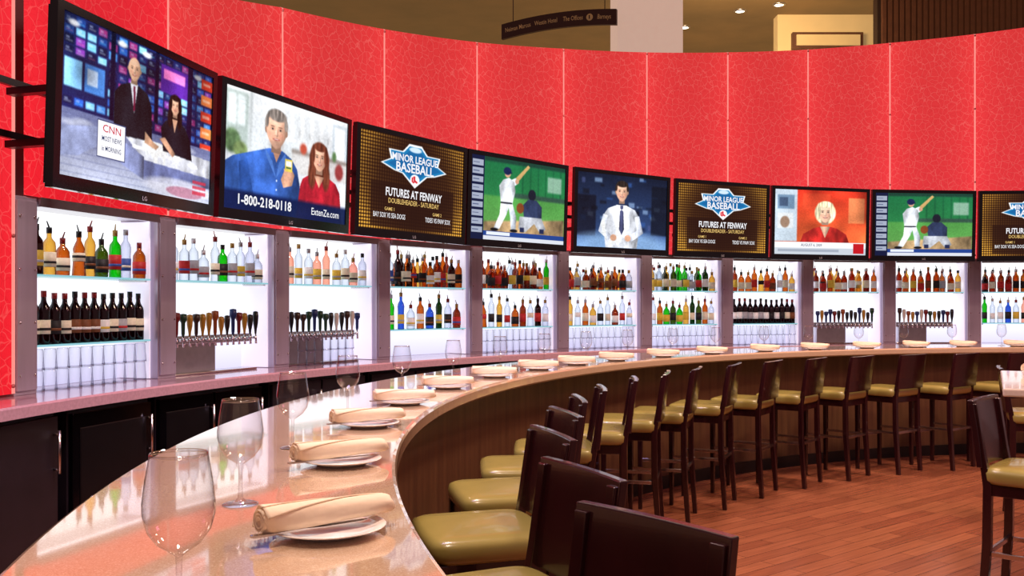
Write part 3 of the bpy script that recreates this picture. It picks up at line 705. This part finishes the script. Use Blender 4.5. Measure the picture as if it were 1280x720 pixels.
p.ell(.63, .40, .042, .07, (30, 32, 46)); p.poly([(.53, .54), (.59, .46), (.68, .46), (.74, .54), (.74, .72), (.55, .72)], (52, 64, 100), shade=True); p.poly([(.50, .68), (.74, .68), (.79, .82), (.73, .88), (.66, .76), (.56, .88), (.49, .84)], (208, 212, 222), shade=True); p.ell(.505, .58, .04, .065, (132, 70, 36)); p.rect(.505, .82, .55, .88, (36, 44, 80)); p.rect(.72, .82, .77, .88, (36, 44, 80))
p.blur(1); p.finish(.05)
p.rect(.0, .0, .13, 1, (18, 26, 60)); 
for j in range(9): p.rect(.012, .05+j*.1, .118, .12+j*.1, (206, 214, 230), .75); p.rect(.02, .08+j*.1, .08, .09+j*.1, (60, 70, 110), .8)
p.rect(.13, .89, 1, .95, (34, 66, 140)); p.rect(.16, .90, .4, .94, (225, 232, 245)); p.rect(.13, .95, 1, 1, (214, 218, 228)); PM4 = pic_mesh(p)
# 5 presenter
p = Pic((16, 24, 44)); p.grad(0, 1, (20, 28, 50), (56, 84, 140))
for i in range(60):
    x = rr.random(); y = rr.random()*.75; p.rect(x, y, x+.03+.05*rr.random(), y+.02+.06*rr.random(), rr.choice([(50, 90, 160), (80, 90, 140), (20, 30, 50), (150, 180, 220), (30, 40, 70), (16, 16, 24)]), .6)
p.rect(.0, .3, .2, .85, (16, 14, 24), .7); p.rect(.82, .1, 1, .8, (14, 18, 30), .8); p.ell(.5, 1.0, .6, .22, (150, 190, 235), .8, .5); p.blur(3)
WS = (236, 240, 250)
p.poly([(.28, .56), (.33, .46), (.43, .405), (.53, .405), (.63, .46), (.68, .56), (.68, .78), (.66, 1), (.31, 1), (.29, .78)], WS, shade=True)
p.poly([(.28, .54), (.33, .56), (.30, .74), (.38, .84), (.34, .90), (.23, .78)], (220, 226, 242), shade=True); p.poly([(.68, .54), (.63, .56), (.66, .74), (.56, .84), (.60, .90), (.73, .78)], (220, 226, 242), shade=True)
p.poly([(.465, .41), (.497, .41), (.512, .74), (.485, .82), (.455, .74)], (70, 74, 110), shade=True)
p.poly([(.42, .40), (.48, .47), (.45, .50)], (250, 252, 255)); p.poly([(.54, .40), (.48, .47), (.51, .50)], (250, 252, 255))
p.head(.48, .225, .078, (226, 176, 148), (46, 36, 32)); p.ell(.395, .86, .035, .045, (222, 168, 138)); p.ell(.555, .86, .035, .045, (222, 168, 138))
p.finish(.06); PM5 = pic_mesh(p)
# 7 blonde
p = Pic((232, 84, 44)); p.grad(0, .80, (206, 52, 34), (240, 104, 56)); p.rect(.3, .05, .6, .3, (226, 80, 50), .6); p.rect(.8, .1, .98, .5, (240, 150, 96), .8); p.light(.3, 7, 5)
p.rect(0, 0, .24, .80, (206, 222, 236)); p.rect(.03, .08, .21, .3, (120, 150, 180)); p.rect(.05, .12, .14, .26, (70, 90, 120)); p.rect(.03, .36, .2, .6, (230, 236, 240)); p.ell(.11, .5, .05, .09, (160, 130, 110)); p.blur(2)
p.poly([(.27, .84), (.31, .68), (.42, .59), (.50, .56), (.60, .56), (.68, .59), (.78, .68), (.82, .84)], (196, 44, 40), shade=True); p.poly([(.49, .56), (.60, .56), (.545, .74)], (236, 190, 160), shade=True)
p.head(.545, .345, .092, (238, 192, 164), (246, 232, 190), bob=True)
p.finish(.04)
p.rect(.0, .81, 1, .90, (238, 238, 241)); p.rect(.0, .90, 1, 1, (196, 204, 214)); p.rect(.86, .82, .98, .98, (190, 24, 34)); p.rect(.04, .92, .7, .96, (120, 130, 150), .5); PM7 = pic_mesh(p)

SM = [M['white_e'], M['gold_e'], M['blue_e'], M['navy_e'], M['red_e']]
def text_meshes(items):
    out = []
    for (t, size, u, v, mat, sx) in items:
        b = MB(); b.text(t, size, (u-.5)*SW, (.5-v)*SH, -.003, mat, sx, bold=.022 if size > .075 else .006)
        out.append(b.mesh('screen_text', SM, fix=False))
    return out
T1 = text_meshes([('CNN', .05, .29, .645, 4, 1.2), ('MOST NEWS', .034, .29, .71, 3, .74), ('in MORNING', .034, .29, .775, 3, .72)])
T2 = text_meshes([('1-800-218-0118', .084, .30, .915, 0, .92), ('ExtenZe.com', .068, .81, .92, 0, .84)])
T3 = text_meshes([('FUTURES AT FENWAY', .088, .5, .60, 0, .74), ('DOUBLEHEADER - SATURDAY', .054, .5, .69, 1, .8), ('GAME 1', .036, .27, .78, 1, .9), ('GAME 2', .036, .73, .78, 1, .9), ('BAY SOX VS SEA DOGS', .054, .27, .85, 0, .62), ('TIDES VS PAW SOX', .054, .74, .85, 0, .66),
                ('MINOR LEAGUE', .078, .5, .215, 0, .95), ('BASEBALL', .098, .5, .315, 0, 1.02)])
T7 = text_meshes([('AUGUST 6, 2009', .042, .40, .855, 3, .9)])
TA = [168.2, 157.6, 146.8, 136.6, 126.1, 115.9, 106.1, 96.3, 86.5]
TSX = [1.05, 1.09, 1.07, 1.04, 1.02, 1, 1, 1, 1]
PICS = [PM1, PM2, PM3, PM4, PM5, PM3, PM7, PM4, PM3]
TXT = [T1, T2, T3, [], [], T3, T7, [], T3]
TDES = ['a news studio with two presenters', 'a couple in blue and red', 'a gold-dotted baseball advert', 'a baseball game', 'a man in a white shirt', 'a gold-dotted baseball advert', 'a blonde newsreader on red', 'a baseball game', 'a gold-dotted baseball advert']
b = MB()
ix, iz = SW/2, SH/2; zo = .012
for c, d in [((0, .0, TH/2-(TH/2-iz-zo)/2), (TW, .04, TH/2-iz-zo)), ((0, .0, -TH/2+(TH/2-iz+zo)/2), (TW, .04, TH/2-iz+zo)), ((-(TW/2+ix)/2, 0, zo), (TW/2-ix, .04, SH)), (((TW/2+ix)/2, 0, zo), (TW/2-ix, .04, SH))]:
    b.box(c, d)
b.box((0, .03, 0), (TW-.04, .03, TH-.04)); b.box((0, .07, 0), (TW*.5, .05, TH*.6))
FR = b.mesh('frame', [M['blackgloss']])
b = MB(); b.text('LG', .03, 0, -TH/2+.024, -.022, 0, 1.1); LOGO = b.mesh('maker_logo', [M['logo']], fix=False)
def mount(wide):
    b = MB(); b.box((0, .11, 0), (.5, .03, .42))
    for x in (-.2, .2):
        for z in (-.12, .14): b.beam((x, .10, z), (x, .60, z-.03), .035, .05)
    x0, x1 = (-.78, .3) if wide else (-.3, .3)
    for z in (-.02, .12) if not wide else (-.10, .16): b.box(((x0+x1)/2, .60, z), (x1-x0, .03, .035))
    return b.mesh('wall_mount', [M['black']])
MN1, MN2 = mount(True), mount(False)
for i, (a, pm, t, ds) in enumerate(zip(TA, PICS, TXT, TDES)):
    r = root('television', pol(a, 7.62, 2.40), rad(a-90), 'black flat screen television showing '+ds, 'television', 'row of wall televisions', rx=rad(2))
    r.scale = (TSX[i], 1, 1)
    for nm, me, loc in [('frame', FR, (0, 0, 0)), ('screen', pm, (0, -.01, zo)), ('maker_logo', LOGO, (0, 0, 0)), ('wall_mount', MN1 if i == 0 else MN2, (0, 0, 0))]:
        o = bpy.data.objects.new(nm, me); COL.objects.link(o); o.parent = r; o.location = loc
        if nm == 'screen':
            for tm in t:
                q = bpy.data.objects.new('screen_text', tm); COL.objects.link(q); q.parent = o

# ---------------------------------------------------------------- front bar
bar = root('bar_counter', pol(150, 6.27, 0), 0, 'long curved bar with polished beige quartz top and walnut front', 'bar counter')
off = Vector(bar.location)
def local(b): b.v = [tuple(Vector(v)-off) for v in b.v]
b = MB(); ri, ro = 5.94, 6.60
b.sweep([(ri, 1.022), (ri, 1.058), (ri+.004, 1.066), (ri+.012, 1.07), (ro-.012, 1.07), (ro-.004, 1.066), (ro, 1.058), (ro, 1.022), (ro-.01, 1.012), (ri+.01, 1.012)], 70, 222, 150)
local(b); o = b.obj('worktop', [M['quartz']], bar)
b = MB(); b.sweep([(6.16, .1), (6.2, .1), (6.2, 1.012), (6.16, 1.012)], 70, 222, 120)
b.sweep([(6.145, .0), (6.17, .0), (6.17, .1), (6.145, .1)], 70, 222, 120, 1)
local(b); b.obj('front_panel', [M['walnut'], M['black']], bar)
b = MB(); b.sweep([(6.2, .0), (6.54, .0), (6.54, 1.012), (6.2, 1.012)], 70, 222, 120); local(b); b.obj('service_side', [M['cabinet']], bar)

# wine glass
b = MB()
b.lathe([(0, 0), (.034, 0), (.036, .0015), (.030, .004), (.012, .007), (.0050, .014), (.0042, .03), (.0040, .07), (.0050, .082), (.014, .088), (.028, .098), (.040, .115), (.0455, .137), (.0455, .152), (.042, .18), (.0365, .213)], 44)
b.lathe([(.0369, .2118), (.0362, .2148), (.0352, .2130), (.0357, .2104), (.0369, .2118)], 44)
WG = b.mesh('wine_glass', [M['glass']])
GA = [(197.4, 6.32), (191.1, 6.27), (184.3, 6.24), (176.1, 6.24), (168.3, 6.25), (161.4, 6.25), (155.2, 6.25), (149.4, 6.25), (144, 6.25), (138.7, 6.25), (133, 6.25), (127.7, 6.25), (121.9, 6.25), (116.7, 6.25), (111, 6.25), (106.1, 6.25), (101, 6.25), (96, 6.25)]
for a, r_ in GA:
    o = bpy.data.objects.new('wine_glass', WG); COL.objects.link(o); o.location = pol(a, r_, 1.0702)
    tag(o, 'empty clear stemmed wine glass standing on the quartz bar top', 'wine glass', 'wine glasses on the bar')
# plate
b = MB(); b.lathe([(0, .0), (.060, 0), (.064, .004), (.080, .008), (.101, .014), (.1025, .0155), (.101, .0165), (.080, .0105), (.062, .0075), (0, .0075)], 48)
PL = b.mesh('plate', [M['china']])
# napkin: rolled tapered cloth with overlapping folded layers
def napkin():
    b = MB(); L = .25
    def shell(w0, w1, h0, h1, a_lo, a_hi0, a_hi1, t0, t1, grow, closed):
        ns, nc = 34, 30; vs = []; fs = []
        for i in range(ns):
            t = t0+(t1-t0)*i/(ns-1); x = (t-.5)*L
            e = 1.0
            ed = min(t-t0, t1-t)
            if closed and ed < .05: e = .78+.22*(ed/.05)**.5
            wdt = (w0+(w1-w0)*t+grow)*e; h = (h0+(h1-h0)*t+grow)*e
            for j in range(nc):
                an = 2*math.pi*j/nc if closed else rad(a_lo+((a_hi0+(a_hi1-a_hi0)*t)-a_lo)*j/(nc-1))
                k = 1+.035*math.sin(3*an+5*t)+.015*math.sin(7*an+14*t)
                zz = h0+.002+h*k*math.copysign(abs(math.sin(an))**.85, math.sin(an))
                vs.append((x+.004*math.sin(an*2), wdt*k*math.copysign(abs(math.cos(an))**.85, math.cos(an)), zz))
        m = nc if closed else nc-1
        for i in range(ns-1):
            for j in range(m):
                jj = (j+1) % nc; fs.append((i*nc+j, i*nc+jj, (i+1)*nc+jj, (i+1)*nc+j))
        if closed: fs.append(tuple(range(nc))); fs.append(tuple(range((ns-1)*nc, ns*nc)))
        c = MB(); c.add(vs, fs, 0, True)
        if closed: b.add(vs, fs, 0, True); return
        me = c.mesh('layer', [M['linen']], fix=False)
        bm = bmesh.new(); bm.from_mesh(me); bmesh.ops.solidify(bm, geom=bm.faces[:], thickness=.002); bm.to_mesh(me); bm.free()
        b.add([v.co for v in me.vertices], [tuple(q.vertices) for q in me.polygons], 0, True)
    H0, H1 = .0225, .017
    shell(.029, .023, H0, H1, 0, 0, 0, 0, 1, 0, True)
    shell(.029, .023, H0, H1, -35, 165, 40, .01, .97, .0026, False)
    shell(.029, .023, H0, H1, -30, 100, 10, .00, .80, .0050, False)
    vs = []; fs = []; n = 60
    for i in range(n):
        an = rad(860*i/(n-1)); q = .25+.62*i/(n-1)
        y, z = .027*q*math.cos(an), H0+.002+H0*q*math.sin(an)
        vs += [(-L/2-.005, y, z), (-L/2+.012, y, z)]
    for i in range(n-1): fs.append((2*i, 2*i+1, 2*i+3, 2*i+2))
    c = MB(); c.add(vs, fs, 0, True); me = c.mesh('coil', [M['linen']], fix=False)
    bm = bmesh.new(); bm.from_mesh(me); bmesh.ops.solidify(bm, geom=bm.faces[:], thickness=.0018); bm.to_mesh(me); bm.free()
    b.add([v.co for v in me.vertices], [tuple(p.vertices) for p in me.polygons], 0, True)
    return b.mesh('napkin', [M['linen']])
NP = napkin()
PA = [193.7, 186.9, 180.0, 173.4, 166.5, 159.6, 153.3, 148, 142.6, 136.4, 130.1, 123.5, 117.5, 111.5, 106, 101, 95.5]
# table knife wrapped in the napkin, handle end showing
b = MB(); vs = []; fs = []
sec = [(-.115, .0035), (-.112, .0075), (-.09, .0085), (-.02, .006), (.0, .005), (.02, .0085), (.085, .0085), (.105, .003)]
for x, w_ in sec:
    for i, j in [(-1, 0), (1, 0), (1, 1), (-1, 1)]: vs.append((x, i*w_, j*(.0035 if x < 0 else .0018)))
for k in range(len(sec)-1):
    for i in range(4): fs.append((k*4+i, k*4+(i+1) % 4, k*4+4+(i+1) % 4, k*4+4+i))
fs += [(0, 3, 2, 1), tuple(range(len(sec)*4-4, len(sec)*4))]
b.add(vs, fs, 0, False); KN = b.mesh('table_knife', [M['chrome']])
def place_setting(loc, rz):
    o = bpy.data.objects.new('plate', PL); COL.objects.link(o); o.location = loc
    tag(o, 'small round white china plate under a rolled napkin', 'plate', 'plates on the bar')
    q = bpy.data.objects.new('napkin', NP); COL.objects.link(q); q.location = Vector(loc)+Vector((0, 0, .0145)); q.rotation_euler = (0, 0, rz)
    tag(q, 'beige linen napkin rolled up lying across a white plate', 'napkin', 'rolled napkins on plates')
    d = Vector((math.cos(rz), math.sin(rz), 0)); s = Vector((-math.sin(rz), math.cos(rz), 0))
    k = bpy.data.objects.new('table_knife', KN); COL.objects.link(k); k.location = Vector(loc)-d*.033-s*.012+Vector((0, 0, .0168)); k.rotation_euler = (0, 0, rz)
    tag(k, 'steel table knife with handle end poking from a rolled napkin', 'knife', 'knives in rolled napkins')
for i, a in enumerate(PA):
    rz = rad(a-180+random.uniform(24, 30)); off2 = 6.10 if i == 0 else 6.08
    place_setting(pol(a, off2, 1.0702), rz)

# ---------------------------------------------------------------- stools
def make_stool():
    r = root('bar_stool', (0, 0, 0), 0, 'dark mahogany bar stool with olive gold seat beside the curved bar', 'bar stool', 'bar stools')
    ks = []
    vs = []; fs = []; W, D = .218, .21
    b = MB()
    rings = [(.0, .752), (.6, .752), (.88, .749), (.97, .740), (1.0, .724), (.99, .692), (.94, .676), (0, .676)]
    segs = 40; idx = []
    for k, z in rings:
        if k == 0: idx.append([len(vs)]); vs.append((0, 0, z)); continue
        ring = []
        for i in range(segs):
            t = 2*math.pi*i/segs; c, s_ = math.cos(t), math.sin(t); e = .28
            ring.append(len(vs)); vs.append((W*k*math.copysign(abs(c)**e, c), D*k*math.copysign(abs(s_)**e, s_), z))
        idx.append(ring)
    for a, c in zip(idx[:-1], idx[1:]):
        for i in range(segs):
            j = (i+1) % segs
            if len(a) == 1: fs.append((a[0], c[i], c[j]))
            elif len(c) == 1: fs.append((a[i], c[0], a[j]))
            else: fs.append((a[i], c[i], c[j], a[j]))
    b.add(vs, fs, 0, True); ks.append(b.obj('seat', [M['olive']], r))
    b = MB()
    for y in (-.175, .175): b.box((0, y, .649), (.36, .022, .055))
    for x in (-.18, .18): b.box((x, 0, .649), (.022, .36, .055))
    ks.append(b.obj('seat_frame', [M['darkwood']], r, .003))
    for x in (-.182, .182):
        b = MB(); b.box((x, .178, .338), (.038, .038, .676), taper=.75); ks.append(b.obj('leg', [M['darkwood']], r, .004))
    for x in (-.182, .182):
        b = MB()
        sec = [(-.215, 0, .03), (-.187, .40, .038), (-.184, .66, .036), (-.206, .80, .026), (-.236, 1.03, .018)]
        vs = []; fs = []
        for y, z, w in sec:
            for i, j in [(-1,-1),(1,-1),(1,1),(-1,1)]: vs.append((x+i*.018, y+j*w/2, z))
        for k in range(len(sec)-1):
            for i in range(4): fs.append((k*4+i, k*4+(i+1) % 4, k*4+4+(i+1) % 4, k*4+4+i))
        fs += [(0, 3, 2, 1), (16, 17, 18, 19)]
        b.add(vs, fs); ks.append(b.obj('leg', [M['darkwood']], r, .003))
    b = MB(); vs = []; fs = []; n = 12; zs = [(.745, -.213), (.84, -.222), (.94, -.236), (1.045, -.252)]
    for z, y0 in zs:
        for i in range(n+1):
            x = -.208+.416*i/n; y = y0 - .012*(1-(x/.208)**2)
            vs += [(x, y-.013, z), (x, y+.013, z)]
    k = 2*(n+1)
    for l in range(len(zs)-1):
        for i in range(n):
            p_ = l*k+2*i; fs += [(p_, p_+2, p_+2+k, p_+k), (p_+1, p_+1+k, p_+3+k, p_+3)]
        fs += [(l*k, l*k+k, l*k+k+1, l*k+1), (l*k+2*n, l*k+2*n+1, l*k+k+2*n+1, l*k+k+2*n)]
    for i in range(n):
        fs.append((2*i, 2*i+1, 2*i+3, 2*i+2)); p_ = 3*k+2*i; fs.append((p_, p_+2, p_+3, p_+1))
    b.add(vs, fs); ks.append(b.obj('backrest', [M['darkwood']], r, .004))
    for c in [((-.17, .178, .30), (.17, .178, .30)), ((-.182, -.17, .36), (-.182, .165, .36)), ((.182, -.17, .36), (.182, .165, .36)), ((-.17, -.19, .36), (.17, -.19, .36))]:
        b = MB(); b.beam(c[0], c[1], .022, .016); o = b.obj('footrest', [M['chrome']], r, .002); ks.append(o)
    KIDS[r.name] = ks
    return r
stool = make_stool()
SA = [192.8, 186.7, 179.4, 172.9, 167.1, 161, 154.0, 148.0, 142.8, 136.8, 131.0, 124.9, 118.8, 112.4, 106.0, 99.6, 93.3]
def set_stool(o, bx, by, face):
    F = rad(face); o.location = (bx+.255*math.cos(F), by+.255*math.sin(F), 0); o.rotation_euler = (0, 0, F-math.pi/2)
first = True
for i, a in enumerate(SA):
    o = stool if first else clone(stool)
    first = False
    q = pol(a, [5.45, 5.45, 5.46][i] if i < 3 else 5.42); set_stool(o, q.x, q.y, a+(28 if i == 0 else 18)+random.uniform(-3, 3))
for (x, y, f) in [(2.21, 4.32, -42), (2.12, 3.55, -40), (3.42, 6.45, -25)]:
    o = clone(stool); set_stool(o, x, y, f); o['label'] = 'dark mahogany bar stool with olive seat beside the high table'
# ---------------------------------------------------------------- high table
tb = root('bar_table', (3.08, 4.94, 0), rad(62.5), 'high rectangular table with pale polished top on dark pedestals', 'table')
b = MB(); b.box((0, 0, 1.05), (1.42, .8, .04)); b.obj('tabletop', [pbr('pale_stone', (226, 205, 196), .15, var=.05, scale=60, coat=.4)], tb, .008)
for x in (-.4, .4):
    b = MB(); b.lathe([(0, 0), (.24, 0), (.24, .015), (.05, .04), (.035, .07), (.035, 1.0), (.09, 1.03), (0, 1.03)], 24); o = b.obj('pedestal', [M['black']], tb); o.location = (x, 0, 0)
for x, y in [(3.12, 5.42)]: place_setting(Vector((x, y, 1.0702)), rad(20))

# ---------------------------------------------------------------- lights
def area(loc, size, col, e, target=None):
    l = bpy.data.lights.new('lamp', 'AREA'); l.size = size; l.color = s2l(col); l.energy = e
    o = bpy.data.objects.new('offscreen_light', l); COL.objects.link(o); o.location = loc  # added above the view to light the scene, no fixture modelled
    if target: o.rotation_euler = (Vector(target)-Vector(loc)).to_track_quat('-Z', 'Y').to_euler()
    return o
area((2.6, 4.0, 5.0), .6, (255, 222, 192), 135)
area((4.5, 6.5, 5.0), .6, (255, 212, 190), 140)
area((-.4, 1.6, 4.8), .6, (255, 225, 205), 100)
area((-.6, 4.6, 5.0), .6, (255, 225, 220), 125)
area((6.5, 4.0, 5.0), 2, (255, 140, 190), 110)  # magenta fill added for the pink tint
area((2.4, 8.2, 4.9), .6, (255, 222, 205), 145)
area((-.9, 3.6, 3.6), .6, (210, 185, 255), 40, (-2.2, 5.6, 1.2))  # lavender wash added to tint pillars and aisle
area((4.0, 16.0, 7.0), 2.0, (255, 225, 175), 300, (4, 20, 5))  # added to brighten the background beyond the red wall
w = bpy.data.worlds.new('world'); sc.world = w; w.use_nodes = True
bg = w.node_tree.nodes['Background']; bg.inputs[0].default_value = s2l((215, 165, 165))+(1,); bg.inputs[1].default_value = .34

# ---------------------------------------------------------------- camera
cam = bpy.data.cameras.new('camera'); co = bpy.data.objects.new('camera', cam); COL.objects.link(co)
co.location = (0, 0, 1.475); co.rotation_euler = (rad(90), 0, 0)
cam.sensor_width = 36; cam.lens = 36*1150/1280; cam.shift_y = 22/1280; cam.clip_start = .05
sc.camera = co
